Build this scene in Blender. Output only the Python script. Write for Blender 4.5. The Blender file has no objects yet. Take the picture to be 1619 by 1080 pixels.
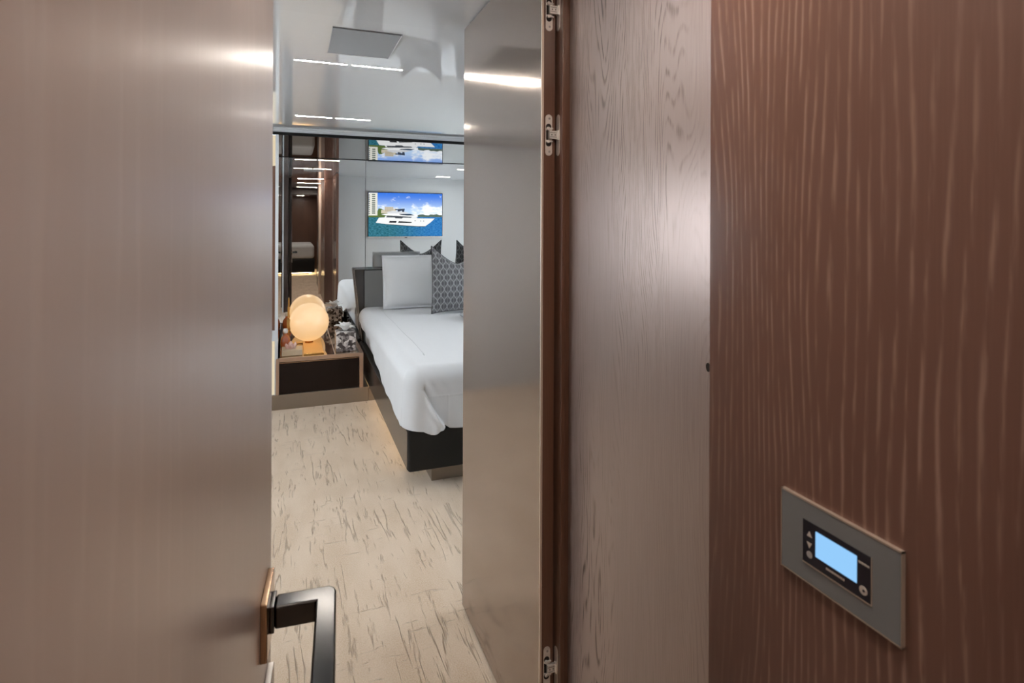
import bpy, bmesh, math, random
from mathutils import Vector, Matrix
R = math.radians
random.seed(7)
sc = bpy.context.scene

# ---------------------------------------------------------------- camera
EYE = 1.42
cam_d = bpy.data.cameras.new('camera')
cam = bpy.data.objects.new('camera', cam_d)
sc.collection.objects.link(cam)
cam.matrix_world = (Matrix.Translation((0, 0, EYE)) @ Matrix.Rotation(R(-20.8), 4, 'Z')
                    @ Matrix.Rotation(R(90), 4, 'X') @ Matrix.Rotation(R(0.22), 4, 'Z'))
cam_d.sensor_width = 36
cam_d.lens = 908 / 1619 * 36
cam_d.shift_y = -(540 - 350.5) / 1619
cam_d.clip_start = 0.01
cam_d.dof.use_dof = True
cam_d.dof.focus_distance = 3.2
cam_d.dof.aperture_fstop = 10.0
sc.camera = cam

# ---------------------------------------------------------------- world, exposure
w = bpy.data.worlds.new('world')
sc.world = w
w.use_nodes = True
w.node_tree.nodes['Background'].inputs['Color'].default_value = (0.80, 0.90, 1.0, 1)
w.node_tree.nodes['Background'].inputs['Strength'].default_value = 3.0
sc.view_settings.view_transform = 'Standard'
sc.view_settings.look = 'None'
sc.view_settings.gamma = 1
sc.view_settings.use_curve_mapping = False
EXPO = 0.9
sc.view_settings.exposure = EXPO
LIT = 2.0 ** -EXPO     # brightness of screens as displayed
sc.cycles.max_bounces = 14
sc.cycles.diffuse_bounces = 6
sc.cycles.glossy_bounces = 12
sc.cycles.use_denoising = True
sc.cycles.sample_clamp_indirect = 6.0
STRIP = 135.0          # radiance of the ceiling light strips
STRIP_COLOUR = (1.0, 0.93, 0.84)
FILL_WATTS = 17.0       # watts of fill light added behind each invented side window


# ---------------------------------------------------------------- materials
def mat(name, col, rough=0.5, metal=0.0, spec=0.5, coat=0.0, coat_rough=0.1, emit=None, estr=0.0, trans=0.0, ior=1.5,
        sheen=0.0, sss=0.0):
    m = bpy.data.materials.new(name)
    m.use_nodes = True
    b = m.node_tree.nodes['Principled BSDF']
    b.inputs['Base Color'].default_value = (*col, 1)
    b.inputs['Roughness'].default_value = rough
    b.inputs['Metallic'].default_value = metal
    b.inputs['Specular IOR Level'].default_value = spec
    b.inputs['Coat Weight'].default_value = coat
    b.inputs['Coat Roughness'].default_value = coat_rough
    b.inputs['Transmission Weight'].default_value = trans
    b.inputs['IOR'].default_value = ior
    b.inputs['Sheen Weight'].default_value = sheen
    b.inputs['Subsurface Weight'].default_value = sss
    if emit:
        b.inputs['Emission Color'].default_value = (*emit, 1)
        b.inputs['Emission Strength'].default_value = estr
    return m


class NT:
    """small helper to wire shader nodes"""
    def __init__(s, m):
        s.t = m.node_tree
        s.b = s.t.nodes.get('Principled BSDF')

    def n(s, kind, **kw):
        x = s.t.nodes.new(kind)
        for k, v in kw.items():
            setattr(x, k, v)
        return x

    def l(s, a, b):
        s.t.links.new(a, b)

    def val(s, sock, v):
        if hasattr(v, 'is_output') or isinstance(v, bpy.types.NodeSocket):
            s.l(v, sock)
        else:
            sock.default_value = v

    def math(s, op, a, b=0.0, c=0.0, clamp=False):
        x = s.n('ShaderNodeMath', operation=op, use_clamp=clamp)
        s.val(x.inputs[0], a)
        s.val(x.inputs[1], b)
        s.val(x.inputs[2], c)
        return x.outputs[0]

    def xyz(s, x=0.0, y=0.0, z=0.0):
        c = s.n('ShaderNodeCombineXYZ')
        for i, v in enumerate((x, y, z)):
            s.val(c.inputs[i], v)
        return c.outputs[0]

    def noise(s, vec, scale=1.0, detail=2.0, rough=0.5, out='Fac'):
        x = s.n('ShaderNodeTexNoise')
        s.l(vec, x.inputs['Vector'])
        x.inputs['Scale'].default_value = scale
        x.inputs['Detail'].default_value = detail
        x.inputs['Roughness'].default_value = rough
        return x.outputs[out]

    def ramp(s, f, lo, hi, a=0.0, b=1.0):
        x = s.n('ShaderNodeMapRange', interpolation_type='SMOOTHSTEP')
        s.val(x.inputs['Value'], f)
        x.inputs['From Min'].default_value = lo
        x.inputs['From Max'].default_value = hi
        x.inputs['To Min'].default_value = a
        x.inputs['To Max'].default_value = b
        return x.outputs['Result']

    def mix(s, f, a, b):
        x = s.n('ShaderNodeMix', data_type='RGBA')
        s.val(x.inputs[0], f)
        for i, v in ((6, a), (7, b)):
            if isinstance(v, tuple):
                x.inputs[i].default_value = (*v, 1)
            else:
                s.l(v, x.inputs[i])
        return x.outputs[2]

    def bump(s, h, strength=0.3, dist=0.002):
        x = s.n('ShaderNodeBump')
        x.inputs['Strength'].default_value = strength
        x.inputs['Distance'].default_value = dist
        s.l(h, x.inputs['Height'])
        s.l(x.outputs[0], s.b.inputs['Normal'])
        return x

    def obj(s):
        c = s.n('ShaderNodeTexCoord')
        p = s.n('ShaderNodeSeparateXYZ')
        s.l(c.outputs['Object'], p.inputs[0])
        return c.outputs['Object'], p.outputs[0], p.outputs[1], p.outputs[2]


def wood(name, dark, light, freq=42.0, line=0.55, rough=0.32, seed=0.0, wander=1.0, spec=0.5, pale=None, coat=0.15, metal=0.0):
    """quarter-open oak veneer: wandering growth lines along Z, fine pores, satin lacquer"""
    m = mat(name, dark, rough, metal, spec=spec, coat=coat, coat_rough=rough * 0.7)
    t = NT(m)
    _, x, y, z = t.obj()
    u = t.math('ADD', x, y)
    u = t.math('ADD', u, seed)
    warp = t.noise(t.xyz(t.math('MULTIPLY', u, 5.5), seed, t.math('MULTIPLY', z, 0.9)), 1.0, 2.0, 0.45)
    jit = t.noise(t.xyz(t.math('MULTIPLY', u, 60), seed, t.math('MULTIPLY', z, 14)), 1.0, 2.0, 0.6)
    ph = t.math('ADD', t.math('MULTIPLY', u, freq), t.math('MULTIPLY', warp, freq * 0.22 * wander))
    ph = t.math('ADD', ph, t.math('MULTIPLY', jit, 0.35))
    ring = t.math('FRACT', ph)
    ln = t.math('MULTIPLY', t.ramp(ring, 0.0, 0.5), t.ramp(ring, 0.55, 0.9, 1.0, 0.0))
    ln = t.math('POWER', ln, 4.0)
    br = t.noise(t.xyz(t.math('MULTIPLY', u, 130), seed, t.math('MULTIPLY', z, 9)), 1.0, 3.0, 0.65)
    ln = t.math('MULTIPLY', ln, t.ramp(br, 0.38, 0.62))
    big = t.noise(t.xyz(t.math('MULTIPLY', u, 3.2), seed, t.math('MULTIPLY', z, 0.7)), 1.0, 2.0)
    ln = t.math('MULTIPLY', ln, t.ramp(big, 0.40, 0.62, 0.15, 1.0))
    fib = t.noise(t.xyz(t.math('MULTIPLY', u, 420), seed, t.math('MULTIPLY', z, 7)), 1.0, 2.0, 0.6)
    c = t.mix(t.ramp(big, 0.3, 0.7), dark, light)
    c = t.mix(t.math('MULTIPLY', t.ramp(fib, 0.4, 0.75), 0.45), c, light)
    c = t.mix(t.math('MULTIPLY', ln, line), c, pale or tuple(min(1, v * 2.2) for v in light))
    t.l(c, t.b.inputs['Base Color'])
    h = t.math('SUBTRACT', t.math('MULTIPLY', fib, 0.35), ln)
    t.bump(h, 0.22, 0.0006)
    return m


def carpet():
    m = mat('beige carpet', (0.56, 0.46, 0.36), 0.95, spec=0.1, sheen=0.25)
    t = NT(m)
    v, x, y, z = t.obj()
    warp = t.noise(v, 3.0, 2.0)
    xs = t.math('ADD', x, t.math('MULTIPLY', warp, 0.03))
    def streaks(fx, fy, seed, width, lo, hi):
        a = t.noise(t.xyz(t.math('MULTIPLY', xs, fx), t.math('MULTIPLY', y, fy), seed), 1.0, 3.0, 0.5)
        c = t.ramp(t.math('ABSOLUTE', t.math('SUBTRACT', a, 0.5)), 0.0, width, 1.0, 0.0)
        g = t.noise(t.xyz(t.math('MULTIPLY', x, fx * 0.55), t.math('MULTIPLY', y, fy * 1.6), seed + 5), 1.0, 3.0, 0.6)
        return t.math('MULTIPLY', c, t.ramp(g, lo, hi))
    crack = t.math('MAXIMUM', streaks(22, 1.5, 0.0, 0.030, 0.51, 0.60), streaks(46, 3.0, 20.0, 0.045, 0.55, 0.66))
    cross = t.math('MULTIPLY', streaks(5, 26, 40.0, 0.03, 0.58, 0.66), 0.6)
    crack = t.math('MAXIMUM', crack, cross)
    pile = t.noise(v, 210.0, 3.0, 0.7)
    soft = t.noise(t.xyz(t.math('MULTIPLY', x, 9), t.math('MULTIPLY', y, 3), 0.0), 1.0, 3.0)
    c = t.mix(t.ramp(soft, 0.3, 0.7), (0.52, 0.385, 0.265), (0.61, 0.475, 0.35))
    c = t.mix(t.math('MULTIPLY', t.ramp(pile, 0.40, 0.62), 0.5), c, (0.68, 0.56, 0.44))
    c = t.mix(t.math('MULTIPLY', crack, 0.52), c, (0.22, 0.15, 0.095))
    t.l(c, t.b.inputs['Base Color'])
    h = t.math('SUBTRACT', t.math('ADD', t.math('MULTIPLY', pile, 0.35), t.math('MULTIPLY', soft, 0.3)), crack)
    t.bump(h, 0.75, 0.006)
    return m


def brushed(name, col, rough, metal=0.8, bump=0.04, spec=0.5):
    m = mat(name, col, rough, metal, spec=spec)
    t = NT(m)
    _, x, y, z = t.obj()
    f = t.noise(t.xyz(t.math('MULTIPLY', t.math('ADD', x, y), 900), 0.0, t.math('MULTIPLY', z, 5)), 1.0, 2.0)
    c = t.mix(f, tuple(v * 0.93 for v in col), tuple(v * 1.07 for v in col))
    t.l(c, t.b.inputs['Base Color'])
    t.bump(f, bump, 0.0005)
    return m


def fabric(name, col, scale=900, rough=0.9, bump=0.25, sheen=0.3, wrinkle=0.0):
    m = mat(name, col, rough, spec=0.2, sheen=sheen)
    t = NT(m)
    v, x, y, z = t.obj()
    f = t.noise(v, scale, 2.0, 0.6)
    c = t.mix(f, tuple(k * 0.86 for k in col), tuple(min(1, k * 1.1) for k in col))
    t.l(c, t.b.inputs['Base Color'])
    h = f
    d = 0.0008
    if wrinkle:
        wv = t.noise(v, 7.0, 4.0, 0.55)
        h = t.math('ADD', t.math('MULTIPLY', f, 0.05), t.math('MULTIPLY', wv, wrinkle))
        d = 0.02
    t.bump(h, bump, d)
    return m


def lattice_fabric():
    """grey upholstery with a pale interlaced ogee lattice and a darker leaf in each cell"""
    m = mat('grey lattice fabric', (0.1, 0.1, 0.1), 0.75, spec=0.35, sheen=0.3)
    t = NT(m)
    v, x, y, z = t.obj()
    P, L = 0.052, 0.094
    a = t.math('MULTIPLY', z, 2 * math.pi / L)
    wv = t.math('MULTIPLY', t.math('COSINE', a), 0.235)
    q = t.math('DIVIDE', x, P)

    def line(f):
        d = t.math('ABSOLUTE', t.math('SUBTRACT', t.math('FRACT', f), 0.5))
        return t.ramp(d, 0.055, 0.105, 1.0, 0.0)
    l1 = line(t.math('ADD', q, wv))
    l2 = line(t.math('ADD', t.math('SUBTRACT', q, wv), 0.5))
    ln = t.math('MAXIMUM', l1, l2)
    c1 = t.math('MULTIPLY', t.math('COSINE', t.math('MULTIPLY', q, 2 * math.pi)), t.math('COSINE', a))
    leaf = t.ramp(t.math('ABSOLUTE', c1), 0.30, 0.55)
    f = t.noise(v, 700, 2.0)
    c = t.mix(leaf, (0.125, 0.125, 0.13), (0.055, 0.055, 0.06))
    c = t.mix(ln, c, (0.26, 0.26, 0.27))
    c = t.mix(t.math('MULTIPLY', f, 0.3), c, (0.16, 0.16, 0.16))
    t.l(c, t.b.inputs['Base Color'])
    t.bump(t.math('ADD', ln, t.math('MULTIPLY', f, 0.3)), 0.3, 0.001)
    return m


def pearl_mosaic():
    m = mat('shell mosaic', (0.4, 0.37, 0.36), 0.25, spec=0.7)
    t = NT(m)
    v, x, y, z = t.obj()
    vo = t.n('ShaderNodeTexVoronoi')
    vo.inputs['Scale'].default_value = 48
    t.l(v, vo.inputs['Vector'])
    s = t.n('ShaderNodeSeparateColor')
    t.l(vo.outputs['Color'], s.inputs[0])
    c = t.mix(t.ramp(s.outputs[0], 0.15, 0.9), (0.05, 0.04, 0.04), (0.62, 0.57, 0.55))
    t.l(c, t.b.inputs['Base Color'])
    return m


def emission(name, col, strength):
    m = bpy.data.materials.new(name)
    m.use_nodes = True
    nt = m.node_tree
    nt.nodes.clear()
    o = nt.nodes.new('ShaderNodeOutputMaterial')
    e = nt.nodes.new('ShaderNodeEmission')
    e.inputs['Color'].default_value = (*col, 1)
    e.inputs['Strength'].default_value = strength
    nt.links.new(e.outputs[0], o.inputs[0])
    return m


def srgb(r, g, b):
    f = lambda c: (c / 255 / 12.92) if c / 255 <= 0.04045 else ((c / 255 + 0.055) / 1.055) ** 2.4
    return (f(r), f(g), f(b))


M = {}
M['wood_wall'] = wood('dark oak veneer, wide grain', (0.112, 0.054, 0.040), (0.165, 0.088, 0.066), 92, 0.55, 0.28, 0.13, 0.6,
                      pale=(0.40, 0.27, 0.215))
M['wood_panel'] = wood('dark oak veneer, fine grain', (0.275, 0.198, 0.172), (0.35, 0.258, 0.222), 110, 1.0, 0.30, 4.7, 1.6,
                       pale=(0.085, 0.05, 0.038), metal=0.42)  # base lifted above the wall oak to carry its reflected light
M['wood_door'] = wood('dark oak veneer, lacquered door', (0.40, 0.315, 0.28), (0.49, 0.395, 0.35), 26, 0.06, 0.33, 9.1, 1.2, metal=0.45)  # same oak made paler; reflected sheen is put into the base colour
M['wood_dark'] = wood('dark wood lining', (0.085, 0.036, 0.020), (0.13, 0.060, 0.036), 120, 0.15, 0.35, 2.2, 0.8)
M['wood_black'] = wood('blackened wood', (0.022, 0.012, 0.008), (0.040, 0.022, 0.015), 120, 0.15, 0.4, 3.2, 0.8)
M['copper'] = mat('copper bronze frame', (0.50, 0.345, 0.255), 0.32, 0.75)
M['satin'] = brushed('satin bronze lacquer', (0.33, 0.255, 0.21), 0.125, 0.75, 0.008)
M['champagne'] = mat('champagne metal', (0.70, 0.57, 0.47), 0.38, 0.6)
M['gunmetal'] = mat('polished gunmetal', (0.075, 0.073, 0.072), 0.14, 1.0)
M['bronze'] = mat('polished bronze', (0.42, 0.27, 0.17), 0.16, 1.0)
M['steel'] = mat('brushed steel hinge', (0.74, 0.69, 0.64), 0.35, 0.65)
M['chrome'] = mat('bright chrome', (0.86, 0.83, 0.79), 0.25, 0.6)
M['ceiling'] = mat('glossy white ceiling', (0.66, 0.66, 0.66), 0.05, spec=0.5, coat=1.0, coat_rough=0.02)
M['ceiling_hatch'] = mat('matt grey hatch', (0.30, 0.305, 0.31), 0.5, spec=0.3)
M['gloss_ceiling'] = mat('smoked gloss ceiling', (0.38, 0.385, 0.39), 0.015, 1.0)
M['fascia'] = mat('grey lacquer fascia', (0.42, 0.42, 0.42), 0.25)
M['mirror'] = mat('mirror glass', (0.89, 0.90, 0.895), 0.0, 1.0)
M['black'] = mat('black shadow gap', (0.006, 0.006, 0.006), 0.6, spec=0.2)
M['grey_wall'] = fabric('grey wall fabric', (0.54, 0.55, 0.55), 300, 0.85, 0.1)
M['pale_wall'] = mat('pale grey wall', (0.50, 0.52, 0.53), 0.6)
M['carpet'] = carpet()
M['strip'] = emission('white light strip', STRIP_COLOUR, STRIP)
M['strip_passage'] = emission('warm white passage strip', (1.0, 0.90, 0.80), STRIP * 1.5)
M['strip_frame'] = mat('white strip trim', (0.7, 0.7, 0.7), 0.3)
M['white_linen'] = fabric('white linen', (0.60, 0.605, 0.615), 1200, 0.85, 0.22, 0.2, 0.5)
M['white_pillow'] = fabric('white pillow cotton', (0.57, 0.57, 0.57), 1200, 0.85, 0.2, 0.2, 0.35)
M['lattice'] = lattice_fabric()
M['piping'] = mat('charcoal piping', (0.03, 0.03, 0.032), 0.6)
M['grey_uphol'] = fabric('grey headboard fabric', (0.21, 0.212, 0.212), 500, 0.8, 0.3)
M['leather'] = mat('black leather', (0.007, 0.007, 0.007), 0.45, spec=0.3)
M['leather_gloss'] = mat('glossy black bed side', (0.030, 0.024, 0.020), 0.22, spec=0.7)
M['kick'] = brushed('taupe metal plinth', (0.30, 0.25, 0.205), 0.3, 0.7, 0.02)
M['drawer'] = wood('wenge drawer front', (0.012, 0.007, 0.005), (0.020, 0.012, 0.009), 150, 0.1, 0.5, 1.0, 0.6, coat=0.0, spec=0.12)
M['bronze_glass'] = mat('bronze mirror top', (0.50, 0.38, 0.26), 0.05, 1.0)
M['opal'] = mat('opal glass', (0.55, 0.47, 0.36), 0.25, emit=(1.0, 0.60, 0.27), estr=0.72 * LIT)
M['brass'] = mat('brass', (0.72, 0.47, 0.17), 0.22, 1.0)
M['mosaic'] = pearl_mosaic()
M['tissue'] = mat('white tissue', (0.85, 0.84, 0.82), 0.9)
M['amber'] = mat('amber glass', (0.42, 0.10, 0.02), 0.08, spec=0.7, coat=0.6)
M['white_cap'] = mat('white stopper', (0.8, 0.76, 0.72), 0.4)
M['quartz'] = mat('pink quartz', (0.75, 0.48, 0.42), 0.2, spec=0.6, sss=0.1)
M['cream_box'] = mat('cream lacquer box', (0.50, 0.39, 0.27), 0.25)
M['bottle_black'] = mat('black glass', (0.008, 0.008, 0.009), 0.12)
M['plate_grey'] = mat('grey switch plate', (0.20, 0.212, 0.222), 0.45, 0.2)
M['plate_edge'] = mat('pale plate edge', (0.62, 0.52, 0.43), 0.3, 0.7)
M['plate_black'] = mat('black control face', (0.018, 0.017, 0.024), 0.3)
M['lcd'] = emission('blue lcd', srgb(150, 205, 252), 1.0 * LIT)
M['icon'] = mat('pale grey print', (0.50, 0.45, 0.40), 0.6)
M['icon_grey'] = mat('grey print', (0.36, 0.34, 0.33), 0.6)
M['bezel'] = mat('dark bezel', (0.02, 0.02, 0.022), 0.25)
M['glass'] = mat('window glass', (1, 1, 1), 0.0, trans=1.0, ior=1.01, spec=0.1)
M['seam'] = mat('dark seam', (0.10, 0.10, 0.10), 0.4)
M['hole'] = mat('dark hole', (0.01, 0.004, 0.002), 0.8)
M['warm_strip'] = emission('warm light strip', (1.0, 0.74, 0.42), 4.0)
M['warm_bright'] = emission('warm plinth light', (1.0, 0.72, 0.38), 14.0)
M['cream_light'] = emission('cream niche light', (1.0, 0.84, 0.58), 0.42)
M['throw'] = fabric('grey throw', (0.25, 0.26, 0.27), 500, 0.9, 0.3)

# ---------------------------------------------------------------- mesh helpers
W = {}     # world location of every object that may be a parent


def new():
    return bmesh.new()


def box(bm, lo, hi):
    vs = [bm.verts.new((x, y, z)) for x in (lo[0], hi[0]) for y in (lo[1], hi[1]) for z in (lo[2], hi[2])]
    for f in ((0, 1, 3, 2), (4, 6, 7, 5), (0, 4, 5, 1), (2, 3, 7, 6), (0, 2, 6, 4), (1, 5, 7, 3)):
        bm.faces.new([vs[i] for i in f])
    return bm


def prism(bm, pts, f, d):
    """pts: 2-D outline, f maps (a, b, depth) to xyz, extruded over depth range d"""
    a = [bm.verts.new(f(p[0], p[1], d[0])) for p in pts]
    b = [bm.verts.new(f(p[0], p[1], d[1])) for p in pts]
    bm.faces.new(a)
    bm.faces.new(b[::-1])
    n = len(pts)
    for i in range(n):
        bm.faces.new((a[i], b[i], b[(i + 1) % n], a[(i + 1) % n]))
    return bm


def lathe(bm, prof, c=(0, 0, 0), seg=40):
    rings = []
    for r, z in prof:
        if r < 1e-6:
            rings.append([bm.verts.new((c[0], c[1], c[2] + z))])
        else:
            rings.append([bm.verts.new((c[0] + r * math.cos(2 * math.pi * k / seg), c[1] + r * math.sin(2 * math.pi * k / seg), c[2] + z))
                          for k in range(seg)])
    for a, b in zip(rings, rings[1:]):
        for k in range(seg):
            k2 = (k + 1) % seg
            if len(a) == 1 and len(b) > 1:
                bm.faces.new((a[0], b[k], b[k2]))
            elif len(b) == 1 and len(a) > 1:
                bm.faces.new((a[k], a[k2], b[0]))
            elif len(a) > 1:
                bm.faces.new((a[k], a[k2], b[k2], b[k]))
    for ring, rev in ((rings[0], True), (rings[-1], False)):
        if len(ring) > 1:
            bm.faces.new(ring[::-1] if rev else ring)
    return bm


def tube(bm, pts, r, seg=8, closed=False):
    pts = [Vector(p) for p in pts]
    n = len(pts)
    rings = []
    for i, p in enumerate(pts):
        if closed:
            d = pts[(i + 1) % n] - pts[i - 1]
        else:
            d = pts[min(i + 1, n - 1)] - pts[max(i - 1, 0)]
        d.normalize()
        up = Vector((0, 0, 1)) if abs(d.z) < 0.9 else Vector((1, 0, 0))
        a = d.cross(up).normalized()
        b = d.cross(a).normalized()
        rings.append([bm.verts.new(p + (a * math.cos(2 * math.pi * k / seg) + b * math.sin(2 * math.pi * k / seg)) * r) for k in range(seg)])
    for i in range(n if closed else n - 1):
        a, b = rings[i], rings[(i + 1) % n]
        for k in range(seg):
            bm.faces.new((a[k], a[(k + 1) % seg], b[(k + 1) % seg], b[k]))
    if not closed:
        bm.faces.new(rings[0][::-1])
        bm.faces.new(rings[-1])
    return bm


def build(name, bm, m, parent=None, bevel=0.0, smooth=False, sub=0, seg=2, origin=None):
    """link one mesh object; coordinates are world coordinates"""
    bmesh.ops.recalc_face_normals(bm, faces=bm.faces)
    xs = [v.co for v in bm.verts]
    if origin is None:
        lo = Vector((min(v.x for v in xs), min(v.y for v in xs), min(v.z for v in xs)))
        hi = Vector((max(v.x for v in xs), max(v.y for v in xs), max(v.z for v in xs)))
        origin = Vector(((lo.x + hi.x) / 2, (lo.y + hi.y) / 2, lo.z))
    origin = Vector(origin)
    for v in bm.verts:
        v.co -= origin
    me = bpy.data.meshes.new(name)
    bm.to_mesh(me)
    bm.free()
    me.materials.append(m)
    o = bpy.data.objects.new(name, me)
    sc.collection.objects.link(o)
    if parent:
        o.parent = parent
        o.location = origin - W[parent.name]
    else:
        o.location = origin
    W[o.name] = origin
    if bevel:
        b = o.modifiers.new('bevel', 'BEVEL')
        b.width = bevel
        b.segments = seg
        b.limit_method = 'ANGLE'
        b.angle_limit = R(40)
        b.harden_normals = False
    if sub:
        s = o.modifiers.new('sub', 'SUBSURF')
        s.levels = s.render_levels = sub
    if smooth or bevel:
        for p in me.polygons:
            p.use_smooth = True
        if not smooth:
            e = o.modifiers.new('wn', 'WEIGHTED_NORMAL')
            e.keep_sharp = True
    return o


def tag(o, label=None, cat=None, group=None, kind=None):
    if label:
        o['label'] = label
    if cat:
        o['category'] = cat
    if group:
        o['group'] = group
    if kind:
        o['kind'] = kind
    return o


def thing(name, label, cat, loc, group=None, kind=None):
    o = bpy.data.objects.new(name, None)
    o.empty_display_size = 0.05
    sc.collection.objects.link(o)
    o.location = loc
    W[o.name] = Vector(loc)
    return tag(o, label, cat, group, kind)


def struct(name, bm, m, bevel=0.0, **k):
    return tag(build(name, bm, m, None, bevel, **k), kind='structure')


def b1(lo, hi):
    return box(new(), lo, hi)


# ================================================================ setting
CEIL = 2.135
NICHE_Y, MIRROR_Y = 4.64, 5.467
struct('floor', b1((-2.6, -7.2, -0.12), (3.6, 5.9, 0.0)), M['carpet'], origin=(0, 0, 0))
CEIL_END = 2.106         # the deckhead falls slightly towards the niche


def cz(y):
    return CEIL + (CEIL_END - CEIL) * max(0.0, (y - 2.10) / (4.68 - 2.10))


prof_c = [(-7.2, CEIL), (2.10, CEIL), (4.68, CEIL_END), (4.68, CEIL + 0.1), (-7.2, CEIL + 0.1)]
struct('ceiling', prism(new(), prof_c, lambda a, b, d: (d, a, b), (-2.6, 3.6)), M['ceiling'])
bm = b1((-1.7, NICHE_Y, 2.087), (3.45, NICHE_Y + 0.02, CEIL_END + 0.002))
struct('trim_1', bm, M['fascia'])
struct('trim_2', b1((-1.7, NICHE_Y + 0.004, 2.066), (3.45, NICHE_Y + 0.03, 2.0868)), M['black'])
struct('ceiling_niche', b1((-0.12, NICHE_Y + 0.03, 2.07), (3.45, MIRROR_Y + 0.04, 2.11)), M['gloss_ceiling'])
struct('wall_north', b1((-1.7, MIRROR_Y + 0.012, 0), (3.45, MIRROR_Y + 0.12, 2.11)), M['pale_wall'])


def fill_window_wall(name, num, x0, x1, ys, wy0, wy1, wz0, wz1, side, m):
    """cabin side wall with one long window; daylight enters through its pane"""
    bm = new()
    box(bm, (x0, ys[0], 0), (x1, wy0, CEIL))
    box(bm, (x0, wy1, 0), (x1, ys[1], CEIL))
    box(bm, (x0, wy0, 0), (x1, wy1, wz0))
    box(bm, (x0, wy0, wz1), (x1, wy1, CEIL))
    struct(name, bm, m)
    win = thing('window_%d' % num, None, None, ((x0 + x1) / 2, (wy0 + wy1) / 2, wz0), kind='structure')
    bm = new()
    for y in (wy0, (wy0 + wy1) / 2 - 0.02, wy1 - 0.04):
        box(bm, (x0 + 0.02, y, wz0), (x1 - 0.01, y + 0.04, wz1))
    for z in (wz0, wz1 - 0.04):
        box(bm, (x0 + 0.021, wy0, z), (x1 - 0.011, wy1, z + 0.04))
    build('window_frame', bm, M['fascia'], win)
    xm = (x0 + x1) / 2
    build('pane', b1((xm, wy0 + 0.02, wz0 + 0.02), (xm + 0.006, wy1 - 0.02, wz1 - 0.02)), M['glass'], win)
    ld = bpy.data.lights.new('window_daylight', 'AREA')  # area lamp added outside the pane as cool fill
    ld.shape = 'RECTANGLE'
    ld.size, ld.size_y = wz1 - wz0, wy1 - wy0
    ld.energy = FILL_WATTS
    ld.color = (0.86, 0.94, 1.0)
    lo = bpy.data.objects.new('window_daylight', ld)
    lo.location = (x0 - 0.06 if side < 0 else x1 + 0.06, (wy0 + wy1) / 2, (wz0 + wz1) / 2)
    lo.rotation_euler = (0, R(-90) if side < 0 else R(90), 0)
    sc.collection.objects.link(lo)


fill_window_wall('wall_west', 1, -1.75, -1.65, (1.36, NICHE_Y), 2.1, 4.1, 0.95, 1.75, -1, M['pale_wall'])  # invented openings on both sides, added to brighten the cabin
fill_window_wall('wall_east', 2, 3.35, 3.45, (1.36, MIRROR_Y + 0.012), 1.9, 4.3, 0.85, 1.75, 1, M['grey_wall'])

# wall around the doorway (television hangs on its room side)
bm = new()
box(bm, (0.660, 1.312, 0), (3.45, 1.36, CEIL))
struct('wall_south', bm, M['grey_wall'])
struct('wall_south_return', b1((-1.75, 1.312, 0), (-0.145, 1.36, CEIL)), M['pale_wall'])
struct('trim_3', b1((-0.145, 1.29, 0), (-0.082, 1.372, CEIL)), M['wood_black'], 0.002)
bm = new()
box(bm, (0.6275, 1.308, 0), (0.659, 1.372, CEIL))
box(bm, (0.6275, 1.299, 0), (0.6375, 1.310, CEIL))
struct('trim_4', bm, M['wood_dark'], 0.0015)

# passage walls
struct('wall_right', b1((0.490, -2.6, 0), (0.72, 0.588, CEIL)), M['wood_wall'], 0.001, origin=(0, 0, 0))
panel = tag(thing('wall_panel', 'fine-grained dark oak panel between door hinges and control wall', 'wall panel', (0.66, 0.95, 0)),
            kind='structure')
build('veneer_sheet', b1((0.650, 0.60, 0), (0.672, 1.3045, CEIL)), M['wood_panel'], panel, 0.001, origin=(0.650, 0, 0))
bm = new()
ring = [(0.0055 * math.cos(a), 0.0075 * math.sin(a)) for a in [k * math.pi / 12 for k in range(24)]]
prism(bm, ring, lambda a, b, d: (d, 0.782 + a, 1.177 + b), (0.6494, 0.6506))
build('latch_hole', bm, M['hole'], panel)
bm = new()
tube(bm, [(0.6496, 0.782 + 1.12 * a, 1.177 + 1.1 * b) for a, b in ring], 0.0006, 6, True)
build('hole_rim', bm, M['wood_panel'], panel, smooth=True)
struct('wall_left', b1((-0.32, -2.6, 0), (-0.135, 0.08, CEIL)), M['wood_wall'], origin=(0, 0, 0))
struct('wall_left_recess', b1((-0.50, 0.08, 0), (-0.42, 1.31, CEIL)), M['wood_door'], origin=(0, 0, 0))
struct('wall_left_return', b1((-0.42, 0.03, 0), (-0.30, 0.079, CEIL)), M['wood_dark'])

# cabin across the passage, only seen in the mirror
bm = new()
box(bm, (-2.6, -2.66, 0), (-0.17, -2.6, CEIL))
box(bm, (0.52, -2.66, 0), (3.5, -2.6, CEIL))
struct('wall_passage_end', bm, M['wood_dark'])
bm = new()
box(bm, (-0.19, -2.69, 0), (-0.135, -2.58, CEIL))
box(bm, (0.485, -2.69, 0), (0.54, -2.58, CEIL))
box(bm, (-0.135, -2.69, 2.0), (0.485, -2.58, CEIL))
struct('trim_5', bm, M['wood_black'])
bm = new()
box(bm, (-0.135, -0.92, 0), (-0.095, -0.84, CEIL))
box(bm, (0.452, -0.92, 0), (0.490, -0.84, CEIL))
struct('trim_6', bm, M['champagne'])
struct('wall_far', b1((-2.6, -7.2, 0), (3.6, -7.1, CEIL)), M['wood_dark'])
struct('wall_far_left', b1((-2.6, -7.1, 0), (-2.5, -2.66, CEIL)), M['wood_dark'])
struct('wall_far_right', b1((0.9, -7.1, 0), (1.0, -2.66, CEIL)), M['wood_dark'])
fb = thing('bed', 'far bed seen small in the mirror beyond the passage', 'bed', (-0.5, -6.0, 0))
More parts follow.
